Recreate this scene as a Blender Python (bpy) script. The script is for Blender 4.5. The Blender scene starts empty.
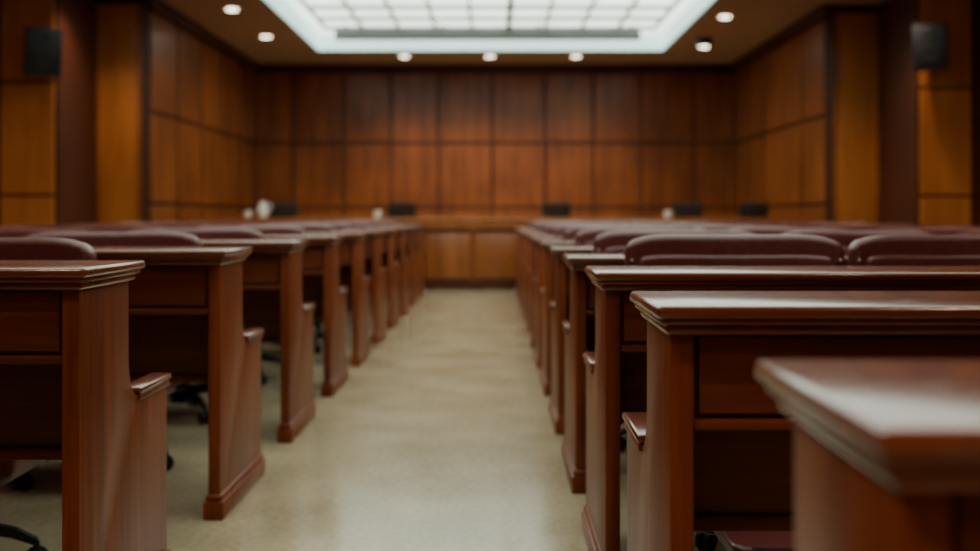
import bpy, bmesh, math, random
from mathutils import Vector, Matrix
random.seed(4)
C = bpy.context.scene.collection

# ---------------- materials ----------------
def mat_base(name):
    m = bpy.data.materials.new(name); m.use_nodes = True
    nt = m.node_tree; b = nt.nodes["Principled BSDF"]
    return m, nt, b

def wood(name, dark, light, scale, rough=0.36, coat=0.08, spec=0.4):
    m, nt, b = mat_base(name)
    tc = nt.nodes.new("ShaderNodeTexCoord")
    mp = nt.nodes.new("ShaderNodeMapping"); mp.inputs["Scale"].default_value = scale
    nz = nt.nodes.new("ShaderNodeTexNoise"); nz.inputs["Scale"].default_value = 1.0
    nz.inputs["Detail"].default_value = 8; nz.inputs["Roughness"].default_value = 0.62
    nz.inputs["Distortion"].default_value = 0.6
    nz2 = nt.nodes.new("ShaderNodeTexNoise"); nz2.inputs["Scale"].default_value = 1.3
    nz2.inputs["Detail"].default_value = 2
    oi = nt.nodes.new("ShaderNodeObjectInfo")
    add = nt.nodes.new("ShaderNodeVectorMath"); add.operation = 'ADD'
    mul = nt.nodes.new("ShaderNodeMath"); mul.operation = 'MULTIPLY'; mul.inputs[1].default_value = 37
    nt.links.new(oi.outputs["Random"], mul.inputs[0])
    nt.links.new(tc.outputs["Object"], add.inputs[0]); nt.links.new(mul.outputs[0], add.inputs[1])
    nt.links.new(add.outputs[0], mp.inputs["Vector"])
    nt.links.new(mp.outputs[0], nz.inputs["Vector"]); nt.links.new(add.outputs[0], nz2.inputs["Vector"])
    mx = nt.nodes.new("ShaderNodeMath"); mx.operation = 'MULTIPLY_ADD'
    mx.inputs[1].default_value = 0.35
    nt.links.new(nz2.outputs["Fac"], mx.inputs[0])
    sc = nt.nodes.new("ShaderNodeMath"); sc.operation = 'MULTIPLY'; sc.inputs[1].default_value = 0.65
    nt.links.new(nz.outputs["Fac"], sc.inputs[0]); nt.links.new(sc.outputs[0], mx.inputs[2])
    cr = nt.nodes.new("ShaderNodeValToRGB")
    cr.color_ramp.elements[0].position = 0.34; cr.color_ramp.elements[0].color = (*dark, 1)
    cr.color_ramp.elements[1].position = 0.66; cr.color_ramp.elements[1].color = (*light, 1)
    nt.links.new(mx.outputs[0], cr.inputs[0]); nt.links.new(cr.outputs[0], b.inputs["Base Color"])
    b.inputs["Roughness"].default_value = rough
    b.inputs["Specular IOR Level"].default_value = spec
    b.inputs["Coat Weight"].default_value = coat; b.inputs["Coat Roughness"].default_value = 0.15
    bp = nt.nodes.new("ShaderNodeBump"); bp.inputs["Strength"].default_value = 0.06; bp.inputs["Distance"].default_value = 0.002
    nt.links.new(nz.outputs["Fac"], bp.inputs["Height"]); nt.links.new(bp.outputs[0], b.inputs["Normal"])
    return m

def plain(name, col, rough=0.5, metal=0.0, noise=0.12, nscale=20, emis=None, es=0):
    m, nt, b = mat_base(name)
    nz = nt.nodes.new("ShaderNodeTexNoise"); nz.inputs["Scale"].default_value = nscale
    tc = nt.nodes.new("ShaderNodeTexCoord"); nt.links.new(tc.outputs["Object"], nz.inputs["Vector"])
    cr = nt.nodes.new("ShaderNodeValToRGB")
    cr.color_ramp.elements[0].position = 0.3; cr.color_ramp.elements[1].position = 0.7
    cr.color_ramp.elements[0].color = (*[c*(1-noise) for c in col], 1)
    cr.color_ramp.elements[1].color = (*[min(1, c*(1+noise)) for c in col], 1)
    nt.links.new(nz.outputs["Fac"], cr.inputs[0]); nt.links.new(cr.outputs[0], b.inputs["Base Color"])
    b.inputs["Roughness"].default_value = rough; b.inputs["Metallic"].default_value = metal
    if emis:
        b.inputs["Emission Color"].default_value = (*emis, 1); b.inputs["Emission Strength"].default_value = es
    return m

W_V = wood("mahogany_vertical", (0.095, 0.017, 0.005), (0.30, 0.068, 0.018), (26, 26, 1.6), 0.38, 0.0, 0.25)
W_H = wood("mahogany_horizontal", (0.095, 0.017, 0.005), (0.25, 0.056, 0.015), (1.6, 26, 26), rough=0.22, coat=0.5, spec=0.5)
W_AP = wood("mahogany_apron", (0.085, 0.016, 0.005), (0.23, 0.050, 0.014), (1.6, 26, 26), rough=0.38, coat=0.05, spec=0.3)
W_DK = wood("mahogany_dark_trim", (0.05, 0.011, 0.004), (0.10, 0.024, 0.008), (1.6, 26, 26), rough=0.5, coat=0, spec=0.2)  # darker mahogany tone for trim, rails and wall returns
W_P = wood("wall_panel_veneer", (0.125, 0.029, 0.006), (0.34, 0.094, 0.019), (7, 7, 0.6), rough=0.34, coat=0.1)
W_PG = wood("wall_groove_wood", (0.03, 0.008, 0.003), (0.055, 0.015, 0.005), (9, 9, 0.7), rough=0.5, coat=0.0)
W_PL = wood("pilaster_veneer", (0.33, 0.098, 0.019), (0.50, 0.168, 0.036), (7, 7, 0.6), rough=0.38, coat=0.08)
W_B = wood("bench_front_veneer", (0.20, 0.052, 0.011), (0.38, 0.112, 0.024), (7, 7, 0.6), rough=0.38, coat=0.08)
LEATHER = plain("maroon_leather", (0.115, 0.022, 0.019), 0.30, 0, 0.2, 60)
BLACK = plain("black_plastic", (0.012, 0.012, 0.014), 0.4)
SPK = plain("speaker_shell", (0.014, 0.018, 0.024), 0.4)
DARKM = plain("dark_metal", (0.05, 0.05, 0.055), 0.3, 0.8)
BRASS = plain("nailhead_brass", (0.62, 0.5, 0.38), 0.3, 0.7)
CEIL = plain("ceiling_plaster", (0.42, 0.31, 0.21), 0.85, 0, 0.05, 3)
WHITE = plain("white_ceramic", (0.75, 0.73, 0.68), 0.3, 0, 0.03)
GREYBAR = plain("grey_mullion", (0.14, 0.16, 0.15), 0.6, 0, 0.05)
MULL = plain("skylight_mullion", (0.42, 0.48, 0.42), 0.6, 0, 0.05)
RECESS_GLOW = plain("recess_wall_glow", (0.7, 0.78, 0.76), 0.6, 0, 0.03, 5, (0.50, 0.88, 0.82), 1.1)  # recess side walls, glow put into the material for light they catch
SCREEN = plain("screen_glass", (0.02, 0.03, 0.035), 0.12)

def emit(name, col, s):
    m = bpy.data.materials.new(name); m.use_nodes = True; nt = m.node_tree
    nt.nodes.clear()
    e = nt.nodes.new("ShaderNodeEmission"); o = nt.nodes.new("ShaderNodeOutputMaterial")
    nz = nt.nodes.new("ShaderNodeTexNoise"); nz.inputs["Scale"].default_value = 1.1
    tc = nt.nodes.new("ShaderNodeTexCoord"); nt.links.new(tc.outputs["Object"], nz.inputs["Vector"])
    cr = nt.nodes.new("ShaderNodeValToRGB")
    cr.color_ramp.elements[0].position = 0.3; cr.color_ramp.elements[1].position = 0.7
    cr.color_ramp.elements[0].color = (*[c*0.85 for c in col], 1); cr.color_ramp.elements[1].color = (*col, 1)
    nt.links.new(nz.outputs["Fac"], cr.inputs[0]); nt.links.new(cr.outputs[0], e.inputs["Color"])
    e.inputs["Strength"].default_value = s
    nt.links.new(e.outputs[0], o.inputs["Surface"])
    return m
GLOW = emit("skylight_diffuser", (0.90, 1.0, 0.87), 3.3)
LAMP = emit("downlight_lamp", (1.0, 0.86, 0.66), 9)

def floor_mat():
    m, nt, b = mat_base("polished_beige_terrazzo")
    tc = nt.nodes.new("ShaderNodeTexCoord")
    n1 = nt.nodes.new("ShaderNodeTexNoise"); n1.inputs["Scale"].default_value = 2.6; n1.inputs["Detail"].default_value = 7
    n2 = nt.nodes.new("ShaderNodeTexNoise"); n2.inputs["Scale"].default_value = 45; n2.inputs["Detail"].default_value = 4
    nt.links.new(tc.outputs["Object"], n1.inputs["Vector"]); nt.links.new(tc.outputs["Object"], n2.inputs["Vector"])
    mx = nt.nodes.new("ShaderNodeMath"); mx.operation = 'MULTIPLY_ADD'; mx.inputs[1].default_value = 0.5
    s = nt.nodes.new("ShaderNodeMath"); s.operation = 'MULTIPLY'; s.inputs[1].default_value = 0.5
    nt.links.new(n1.outputs["Fac"], s.inputs[0]); nt.links.new(n2.outputs["Fac"], mx.inputs[0]); nt.links.new(s.outputs[0], mx.inputs[2])
    cr = nt.nodes.new("ShaderNodeValToRGB")
    cr.color_ramp.elements[0].position = 0.35; cr.color_ramp.elements[0].color = (0.31, 0.242, 0.148, 1)
    cr.color_ramp.elements[1].position = 0.65; cr.color_ramp.elements[1].color = (0.50, 0.40, 0.262, 1)
    nt.links.new(mx.outputs[0], cr.inputs[0])
    nt.links.new(cr.outputs[0], b.inputs["Base Color"])
    rr = nt.nodes.new("ShaderNodeMapRange"); rr.inputs[3].default_value = 0.11; rr.inputs[4].default_value = 0.21
    nt.links.new(n1.outputs["Fac"], rr.inputs[0]); nt.links.new(rr.outputs[0], b.inputs["Roughness"])
    return m
FLOOR = floor_mat()

# ---------------- builder ----------------
class B:
    def __init__(s, mats):
        s.bm = bmesh.new(); s.mats = mats
    def _merge(s, t, mat, bevel, seg, smooth=True):
        bmesh.ops.recalc_face_normals(t, faces=t.faces)
        if bevel > 0:
            es = [e for e in t.edges if len(e.link_faces) == 2 and e.calc_face_angle(0) > 0.5]
            bmesh.ops.bevel(t, geom=es, offset=bevel, segments=seg, profile=0.5, affect='EDGES', clamp_overlap=True)
        i = s.mats.index(mat)
        for f in t.faces: f.material_index = i; f.smooth = smooth
        me = bpy.data.meshes.new("t"); t.to_mesh(me); t.free()
        s.bm.from_mesh(me); bpy.data.meshes.remove(me)
    def box(s, x0, x1, y0, y1, z0, z1, mat, bevel=0, seg=2, M=None):
        t = bmesh.new()
        bmesh.ops.create_cube(t, size=1)
        for v in t.verts:
            v.co = Vector(((v.co.x+.5)*(x1-x0)+x0, (v.co.y+.5)*(y1-y0)+y0, (v.co.z+.5)*(z1-z0)+z0))
        if M: bmesh.ops.transform(t, matrix=M, verts=t.verts)
        s._merge(t, mat, bevel, seg, bevel > 0)
    def prism(s, pts, a0, a1, axis, mat, bevel=0, seg=2, M=None):
        t = bmesh.new()
        def mk(p, a):
            if axis == 'x': return Vector((a, p[0], p[1]))
            if axis == 'y': return Vector((p[0], a, p[1]))
            return Vector((p[0], p[1], a))
        A = [t.verts.new(mk(p, a0)) for p in pts]; Bv = [t.verts.new(mk(p, a1)) for p in pts]
        t.faces.new(A); t.faces.new(Bv[::-1]); n = len(pts)
        for i in range(n): t.faces.new([A[i], Bv[i], Bv[(i+1) % n], A[(i+1) % n]])
        if M: bmesh.ops.transform(t, matrix=M, verts=t.verts)
        s._merge(t, mat, bevel, seg, bevel > 0)
    def lathe(s, prof, mat, n=24, M=None):
        t = bmesh.new(); rings = []
        for r, z in prof:
            rings.append([t.verts.new((r*math.cos(2*math.pi*k/n), r*math.sin(2*math.pi*k/n), z)) for k in range(n)])
        for a, b in zip(rings, rings[1:]):
            for k in range(n): t.faces.new([a[k], a[(k+1) % n], b[(k+1) % n], b[k]])
        t.faces.new(rings[0]); t.faces.new(rings[-1])
        if M: bmesh.ops.transform(t, matrix=M, verts=t.verts)
        s._merge(t, mat, 0, 1, True)
    def tube(s, pts, r, mat, n=8):
        pts = [Vector(p) for p in pts]; t = bmesh.new(); rings = []
        for i, p in enumerate(pts):
            d = (pts[min(i+1, len(pts)-1)]-pts[max(i-1, 0)]).normalized()
            up = Vector((0, 0, 1)) if abs(d.z) < 0.9 else Vector((1, 0, 0))
            u = d.cross(up).normalized(); w = d.cross(u)
            rr = r[i] if isinstance(r, (list, tuple)) else r
            rings.append([t.verts.new(p+u*rr*math.cos(2*math.pi*k/n)+w*rr*math.sin(2*math.pi*k/n)) for k in range(n)])
        for a, b in zip(rings, rings[1:]):
            for k in range(n): t.faces.new([a[k], a[(k+1) % n], b[(k+1) % n], b[k]])
        t.faces.new(rings[0]); t.faces.new(rings[-1])
        s._merge(t, mat, 0, 1, True)
    def ball(s, c, r, mat):
        t = bmesh.new(); bmesh.ops.create_icosphere(t, subdivisions=1, radius=r, matrix=Matrix.Translation(c))
        s._merge(t, mat, 0, 1, True)
    def mesh(s, name):
        me = bpy.data.meshes.new(name); s.bm.to_mesh(me); s.bm.free()
        for m in s.mats: me.materials.append(m)
        try: me.set_sharp_from_angle(angle=math.radians(35))
        except Exception: pass
        return me

def obj(name, me, loc=(0, 0, 0), rz=0, parent=None):
    o = bpy.data.objects.new(name, me); C.objects.link(o); o.location = loc; o.rotation_euler = (0, 0, rz)
    if parent: o.parent = parent
    return o

# ---------------- room ----------------
CH = 3.25
YB = 18.0
b = B([FLOOR]); b.box(-5.6, 5.6, -3.2, 18.3, -0.1, 0, FLOOR); obj("floor", b.mesh("floor"))

def boards_x(b, y, xs, rows, mat, t=0.03, gap=0.014):
    for x0, x1 in zip(xs, xs[1:]):
        for z0, z1 in rows:
            if x1-x0 > 0.15: b.box(x0+gap, x1-gap, y-t, y+0.01, z0+gap, z1-gap, mat, 0.006, 1)
def boards_y(b, x, ys, rows, mat, sgn, t=0.03, gapz=0.02, gap=0.05):
    for y0, y1 in zip(ys, ys[1:]):
        for z0, z1 in rows:
            xa, xb = (x-0.01, x+t) if sgn > 0 else (x-t, x+0.01)
            b.box(xa, xb, y0+gap, y1-gap, z0+gapz, z1-gapz, mat, 0.006, 1)
def lin(a, c, n): return [a+(c-a)*i/n for i in range(n+1)]
ROWS = [(0.14, 1.03), (1.03, 2.03), (2.03, CH-0.12)]
b = B([W_PG, W_P, W_PL, W_DK])
b.box(-5.5, 5.5, YB, YB+0.2, 0, CH, W_PG)
boards_x(b, YB, [-3.72, -3.12, -2.33, -1.60, -0.86, -0.03, 0.79, 1.54, 2.29, 3.09, 3.74], ROWS, W_P, gap=0.018)
obj("wall_back", b.mesh("wall_back"))
def side(name, s, XA, YA, XB, YBk, XE):
    b = B([W_PG, W_P, W_PL, W_DK, W_V])
    def bx(xa, xb, y0, y1, z0, z1, m, bv=0):
        b.box(min(xa, xb), max(xa, xb), y0, y1, z0, z1, m, bv)
    out = s*5.5
    bx(s*XA, out, YA, YB, 0, CH, W_PG)
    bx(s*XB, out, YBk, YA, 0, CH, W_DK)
    bx(s*XE, out, -3, YBk, 0, CH, W_PG)
    boards_y(b, s*XA, lin(YA+0.1, YB-0.04, 5), ROWS, W_P, -s)
    xs = sorted([s*(XA+0.03), s*(XB-0.0)])
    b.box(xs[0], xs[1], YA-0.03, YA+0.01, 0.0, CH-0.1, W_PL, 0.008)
    b.box(xs[0]-0.0, xs[0]+0.035, YA-0.05, YA, 0.0, CH-0.1, W_P, 0.008)
    b.box(xs[1]-0.035, xs[1], YA-0.05, YA, 0.0, CH-0.1, W_P, 0.008)
    R2 = [(0.14, 1.1), (1.1, 2.2), (2.2, CH-0.12)]
    xe = sorted([s*(XB+0.02), s*(XB+0.56)])
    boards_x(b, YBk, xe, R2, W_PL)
    boards_y(b, s*XE, lin(-2.9, YBk-0.04, 12), R2, W_P, -s)
    obj(name, b.mesh(name))
side("wall_left", -1, 3.72, 12.35, 4.23, 11.25, 5.1)
side("wall_right", 1, 3.74, 12.9, 4.28, 11.75, 5.1)
b = B([W_PG, W_P]); b.box(-5.5, 5.5, -3.2, -3.0, 0, CH, W_PG)
for x0, x1 in zip(lin(-5.0, 5.0, 10), lin(-5.0, 5.0, 10)[1:]):
    for z0, z1 in ROWS: b.box(x0+.012, x1-.012, -3.01, -2.97, z0+.012, z1-.012, W_P, .006, 1)
obj("wall_front", b.mesh("wall_front"))
def trimset(name, z0, z1, d, mat):
    b = B([mat])
    b.box(-3.7, 3.72, YB-d, YB-0.02, z0, z1, mat, 0.01)
    b.box(-3.72, -3.72+d, 12.3, YB-0.02, z0, z1, mat, 0.01)
    b.box(3.74-d, 3.74, 12.85, YB-0.02, z0, z1, mat, 0.01)
    return obj(name, b.mesh(name))
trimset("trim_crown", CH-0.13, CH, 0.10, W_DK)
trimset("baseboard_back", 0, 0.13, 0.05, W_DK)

SX0, SX1, SY0, SY1 = -2.49, 2.39, 2.0, 16.4
b = B([CEIL])
b.box(-5.6, SX0, -3.2, 18.3, CH, CH+0.3, CEIL); b.box(SX1, 5.6, -3.2, 18.3, CH, CH+0.3, CEIL)
b.box(SX0, SX1, -3.2, SY0, CH, CH+0.3, CEIL); b.box(SX0, SX1, SY1, 18.3, CH, CH+0.3, CEIL)
obj("ceiling", b.mesh("ceiling"))
b = B([GLOW, MULL, GREYBAR, RECESS_GLOW])
zt = CH+0.22
b.box(SX0, SX1, SY0, SY1, zt, zt+0.03, GLOW)
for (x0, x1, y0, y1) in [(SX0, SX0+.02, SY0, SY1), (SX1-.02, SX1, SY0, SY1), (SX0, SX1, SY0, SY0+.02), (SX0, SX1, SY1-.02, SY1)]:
    b.box(x0, x1, y0, y1, CH-0.01, zt, RECESS_GLOW)
gx0, gx1, gy0, gy1 = SX0+0.22, SX1-0.22, SY0+0.4, 15.7
n = 9
for i in range(n+1):
    x = gx0+(gx1-gx0)*i/n; w = 0.034 if i == 5 else 0.015
    b.box(x-w, x+w, gy0, gy1, zt-0.05, zt-0.002, MULL)
ny = 17
for i in range(ny+1):
    y = gy0+(gy1-gy0)*i/ny
    b.box(gx0, gx1, y-0.018, y+0.018, zt-0.05, zt-0.002, MULL)
b.box(-2.14, 1.97, 15.55, 15.65, CH+0.02, CH+0.175, GREYBAR, 0.01)
for x in (-2.0, -0.7, 0.6, 1.85): b.box(x-0.02, x+0.02, 15.57, 15.63, CH+0.15, zt, GREYBAR)
obj("skylight", b.mesh("skylight"))

def downlight(x, y, e=22, drop=0.0):
    b = B([DARKM, WHITE, LAMP])
    b.lathe([(0.075, 0.02), (0.105, 0.0), (0.10, -0.015-drop), (0.075, -0.015-drop)], WHITE if drop == 0 else DARKM, 24)
    b.lathe([(0.072, -0.010-drop), (0.06, -0.024-drop), (0.02, -0.03-drop)], LAMP, 24)
    o = obj("downlight", b.mesh("downlight"), (x, y, CH))
    l = bpy.data.lights.new("lamp", 'SPOT'); l.energy = e; l.spot_size = math.radians(120); l.spot_blend = 0.8
    l.color = (1, 0.76, 0.5); l.shadow_soft_size = 0.06
    lo = bpy.data.objects.new("lamp", l); C.objects.link(lo); lo.parent = o; lo.location = (0, 0, -0.06-drop)
    return o
for x in (-1.31, -0.06, 1.20): downlight(x, 16.95, 80)
downlight(-2.97, 15.1, 14); downlight(-2.96, 13.1, 14); downlight(2.71, 13.6, 14); downlight(2.77, 15.3, 14, 0.10)
for s in (-1, 1):
    downlight(s*3.8, 11.3, 75); downlight(s*4.5, 9.6, 48)  # added out of frame to brighten pilaster and side panel fronts
    for y in (7.6, 4.8, 2.0): downlight(s*3.3, y, 26)
for x in (-1.3, 1.3):
    for y in (0.5, -0.6, -1.8): downlight(x, y, 64)  # unseen extra lamps over and behind the camera, added as front fill

# ---------------- desks ----------------
def desk_mesh(name, L, h, U, D):
    b = B([W_V, W_H, W_DK, W_AP])
    PT = 0.036; low = 0.492
    prof = [(0, 0), (D, 0), (D, low), (U+0.07, low)]
    for k in range(1, 9):
        a = math.pi/2*k/8
        prof.append((U+0.07-0.07*math.sin(a), low+0.10*(1-math.cos(a))))
    prof += [(U, h-0.04), (0, h-0.04)]
    for x0 in (0, L-PT):
        b.prism(prof, x0, x0+PT, 'x', W_V, 0.005, 2)
        b.box(x0-0.012, x0+PT+0.012, -0.012, D+0.012, 0, 0.055, W_V, 0.004)
        b.box(x0-0.007, x0+PT+0.007, -0.007, D+0.007, 0.055, 0.075, W_V, 0.008, 3)
        b.box(x0-0.006, x0+PT+0.006, U+0.065, D+0.006, low-0.014, low+0.002, W_V, 0.005, 3)
        b.box(x0-0.009, x0+PT+0.009, U+0.06, D+0.010, low+0.002, low+0.018, W_H, 0.007, 3)
    b.box(-0.025, L+0.025, -0.038, U+0.045, h-0.020, h, W_H, 0.008, 3)
    b.box(-0.017, L+0.017, -0.028, U+0.034, h-0.030, h-0.018, W_H, 0.005, 2)
    b.box(-0.009, L+0.009, -0.018, U+0.022, h-0.045, h-0.028, W_H, 0.007, 3)
    b.box(PT, L-PT, 0.030, 0.050, h-0.195, h-0.04, W_AP, 0.002)
    n = max(2, round(L/0.8)); xs = lin(PT+0.005, L-PT-0.005, n)
    for x0, x1 in zip(xs, xs[1:]):
        b.box(x0+0.004, x1-0.004, 0.016, 0.032, h-0.168, h-0.05, W_AP, 0.005)
    b.box(PT, L-PT, 0.010, 0.045, h-0.192, h-0.175, W_AP, 0.006)
    b.box(PT, L-PT, U-.03, U-.01, 0.37, h-0.04, W_AP, 0.002)
    b.box(PT, L-PT, U-.042, U-.005, 0.365, 0.392, W_AP, 0.004)
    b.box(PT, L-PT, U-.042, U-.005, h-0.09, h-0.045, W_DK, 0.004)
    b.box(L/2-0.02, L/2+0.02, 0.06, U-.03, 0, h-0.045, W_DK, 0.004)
    return b.mesh(name)
LR, LL = 3.05, 2.72
HR, HL = 0.768, 0.80
me_r = desk_mesh("desk_long", LR, HR, 0.27, 0.57); me_l = desk_mesh("desk_short", LL, HL, 0.31, 0.61)
XR, XL = 0.264, -0.812
right_rows = [0.755]+[1.735+1.015*k for k in range(12)]
left_rows = [1.11]+[2.27+1.165*k for k in range(10)]
for y in right_rows: obj("courtroom_desk", me_r, (XR, y, 0))
for y in left_rows: obj("courtroom_desk", me_l, (XL-LL, y, 0))

# ---------------- chairs ----------------
def chair_mesh():
    b = B([LEATHER, BLACK, DARKM, BRASS])
    b.box(-0.30, 0.30, -0.24, 0.22, 0.275, 0.39, LEATHER, 0.045, 4)
    b.box(-0.24, 0.24, -0.20, 0.20, 0.26, 0.28, BLACK, 0.006)
    n = 20; W = 0.335; tf = []; tb = []
    for i in range(n+1):
        x = -W+2*W*i/n; c = 0.05*(1-(x/W)**2)
        tf.append((x, 0.17+c)); tb.append((x, 0.25+c))
    M = Matrix.Translation((0, 0.2, 0.38)) @ Matrix.Rotation(math.radians(-5), 4, 'X') @ Matrix.Translation((0, -0.2, -0.38))
    b.prism(tf+tb[::-1], 0.33, 0.848, 'z', LEATHER, 0.028, 4, M)
    pf = [(x*0.88, y-0.008) for x, y in tf]; pb = [(x*0.88, y+0.03) for x, y in tf]
    b.prism(pf+pb[::-1], 0.39, 0.785, 'z', LEATHER, 0.018, 4, M)
    for v in b.bm.verts:
        if v.co.z > 0.70:
            k = min(1.0, (v.co.z-0.70)/0.10)
            v.co.z -= k*0.034*(abs(v.co.x)/W)**7
    for sx in (-1, 1):
        for k in range(14):
            p = M @ Vector((sx*0.316, 0.174, 0.40+0.028*k)); b.ball(p, 0.005, BRASS)
    for sx in (-1, 1):
        b.tube([(sx*0.24, 0.05, 0.285), (sx*0.315, 0.04, 0.30), (sx*0.325, 0.0, 0.42), (sx*0.325, -0.06, 0.52), (sx*0.325, -0.04, 0.57), (sx*0.325, 0.1, 0.575), (sx*0.31, 0.22, 0.56)], 0.014, BLACK)
        b.box(sx*0.325-0.025, sx*0.325+0.025, -0.10, 0.16, 0.575, 0.600, BLACK, 0.010, 3)
    b.lathe([(0.055, 0.27), (0.05, 0.25), (0.026, 0.24), (0.026, 0.19), (0.036, 0.185), (0.036, 0.09), (0.05, 0.085), (0.05, 0.065)], BLACK, 16)
    for k in range(5):
        a = 2*math.pi*k/5+0.3; dx, dy = math.cos(a), math.sin(a)
        b.tube([(dx*0.03, dy*0.03, 0.115), (dx*0.12, dy*0.12, 0.118), (dx*0.20, dy*0.20, 0.098), (dx*0.255, dy*0.255, 0.07)], [0.022, 0.019, 0.016, 0.012], BLACK)
        for o in (-0.013, 0.013):
            Mx = Matrix.Translation((dx*0.255-dy*o, dy*0.255+dx*o, 0.028)) @ Matrix.Rotation(a, 4, 'Z') @ Matrix.Rotation(math.radians(90), 4, 'X')
            b.lathe([(0.010, -0.009), (0.028, -0.007), (0.028, 0.007), (0.010, 0.009)], BLACK, 14, Mx)
        b.tube([(dx*0.255, dy*0.255, 0.03), (dx*0.255, dy*0.255, 0.075)], 0.008, DARKM)
    return b.mesh("swivel_chair")
mc = chair_mesh()
mlow = mc.copy(); mlow.name = "swivel_chair_lowered"
for v in mlow.vertices:
    z = v.co.z
    if z > 0.40: v.co.z -= 0.12
    elif z > 0.19: v.co.z -= 0.03+0.09*max(0, (z-0.34)/0.06)
for i, y in enumerate(right_rows):
    for j in range(4):
        x = 0.725+0.71*j
        if y > 12.5 and j == 3: continue
        if i == 0 and j < 2: continue
        low = (i == 1 and j == 0)
        obj("swivel_chair", mlow if low else mc, (x+random.uniform(-.01, .01), y+0.565+random.uniform(-.01, .015), 0), 0 if low else random.uniform(-.05, .05))
for i, y in enumerate(left_rows):
    for j in range(3):
        x = -1.41-0.78*j
        obj("swivel_chair", mc, (x+random.uniform(-.02, .02), y+0.60+random.uniform(-.02, .02), 0), random.uniform(-.06, .06))

# ---------------- judge's bench ----------------
b = B([W_PL, W_P, W_DK, W_H, W_PG, W_B])
BX0, BX1, BY, BZ = -3.55, 3.55, 14.15, 0.875
b.box(BX0, BX1, BY+0.03, BY+0.9, 0, BZ-0.04, W_PG)
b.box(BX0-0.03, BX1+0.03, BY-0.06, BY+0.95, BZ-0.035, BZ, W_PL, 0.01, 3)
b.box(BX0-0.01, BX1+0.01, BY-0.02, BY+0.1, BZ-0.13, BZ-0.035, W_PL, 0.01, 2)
k0 = -0.26
xs = [k0+0.61*k for k in range(-5, 7)]
xs = [BX0]+[x for x in xs if BX0+0.2 < x < BX1-0.2]+[BX1]
for x0, x1 in zip(xs, xs[1:]):
    b.box(x0+0.03, x1-0.03, BY, BY+0.04, 0.13, BZ-0.18, W_B, 0.008, 2)
    b.box(x0-0.02, x0+0.02, BY+0.005, BY+0.04, 0.1, BZ-0.13, W_P, 0.004, 1)
b.box(BX0, BX1, BY-0.015, BY+0.05, 0, 0.10, W_DK, 0.008)
obj("judges_bench", b.mesh("judges_bench"))

def laptop_mesh(w):
    b = B([BLACK, SCREEN, DARKM])
    b.box(-w/2, w/2, 0, 0.24, 0, 0.018, DARKM, 0.004)
    M = Matrix.Translation((0, 0, 0.012)) @ Matrix.Rotation(math.radians(14), 4, 'X')
    b.box(-w/2, w/2, -0.012, 0.0, 0, 0.18, BLACK, 0.004, 2, M)
    b.box(-w/2+.012, w/2-.012, 0.0, 0.002, 0.012, 0.17, SCREEN, 0, 1, M)
    b.box(-w/2+.03, w/2-.03, 0.06, 0.17, 0.018, 0.021, BLACK, 0.001)
    return b.mesh("laptop")
lm = laptop_mesh(0.36)
for x, y, r in [(-1.16, 14.45, 0.35), (0.78, 14.55, 0), (2.42, 14.45, -0.35), (3.25, 14.5, -0.2), (-2.66, 14.6, 0.3)]:
    obj("laptop", lm, (x, y, BZ), r)
b = B([WHITE])
b.lathe([(0.045, 0), (0.06, 0.02), (0.07, 0.08), (0.055, 0.14), (0.036, 0.18), (0.045, 0.21), (0.038, 0.208), (0.03, 0.18)], WHITE)
b.tube([(0.05, 0, 0.17), (0.10, 0, 0.17), (0.115, 0, 0.12), (0.10, 0, 0.07), (0.062, 0, 0.06)], 0.009, WHITE)
obj("water_pitcher", b.mesh("water_pitcher"), (-2.88, 14.4, BZ))
b = B([WHITE])
b.lathe([(0.03, 0), (0.038, 0.01), (0.04, 0.095), (0.036, 0.095), (0.033, 0.02)], WHITE)
b.tube([(0.038, 0, 0.08), (0.065, 0, 0.075), (0.065, 0, 0.035), (0.038, 0, 0.025)], 0.006, WHITE)
cm = b.mesh("coffee_mug")
for x in (-1.45, -3.05, 2.15): obj("coffee_mug", cm, (x, 14.35, BZ))

def speaker(x, y, z, r):
    b = B([SPK, DARKM, BLACK])
    M = Matrix.Rotation(r, 4, 'Z') @ Matrix.Rotation(math.radians(10), 4, 'X')
    b.prism([(-0.17, -0.13), (0.17, -0.13), (0.12, 0.10), (-0.12, 0.10)], -0.23, 0.23, 'z', SPK, 0.015, 2, M)
    b.box(-0.15, 0.15, -0.142, -0.128, -0.21, 0.21, SPK, 0.008, 2, M)
    for zz, rr in ((-0.07, 0.10), (0.13, 0.045)):
        Mx = M @ Matrix.Translation((0, -0.142, zz)) @ Matrix.Rotation(math.radians(90), 4, 'X')
        b.lathe([(rr, 0), (rr, 0.008), (rr*0.85, 0.012), (rr*0.3, 0.002)], BLACK, 20, Mx)
    b.tube([(0, 0.05, 0), (0, 0.22, 0.0)], 0.022, DARKM)
    b.box(-0.05, 0.05, 0.20, 0.225, -0.08, 0.08, DARKM, 0.004)
    obj("wall_speaker", b.mesh("wall_speaker"), (x, y, z))
speaker(-4.30, 11.0, 2.46, 0.55)
speaker(4.35, 11.5, 2.58, -0.55)

w = bpy.data.worlds.new("World"); bpy.context.scene.world = w; w.use_nodes = True
w.node_tree.nodes["Background"].inputs[0].default_value = (0.5, 0.4, 0.3, 1)
w.node_tree.nodes["Background"].inputs[1].default_value = 0.05
cam = bpy.data.cameras.new("Camera"); co = bpy.data.objects.new("Camera", cam); C.objects.link(co)
co.location = (0, 0, 0.9); co.rotation_euler = (math.radians(90), 0, 0)
cam.lens = 1159/980*36; cam.sensor_width = 36; cam.clip_start = 0.02
cam.shift_x = -4/980; cam.shift_y = -59.5/980
cam.dof.use_dof = True; cam.dof.focus_distance = 2.2; cam.dof.aperture_fstop = 2.3
bpy.context.scene.camera = co
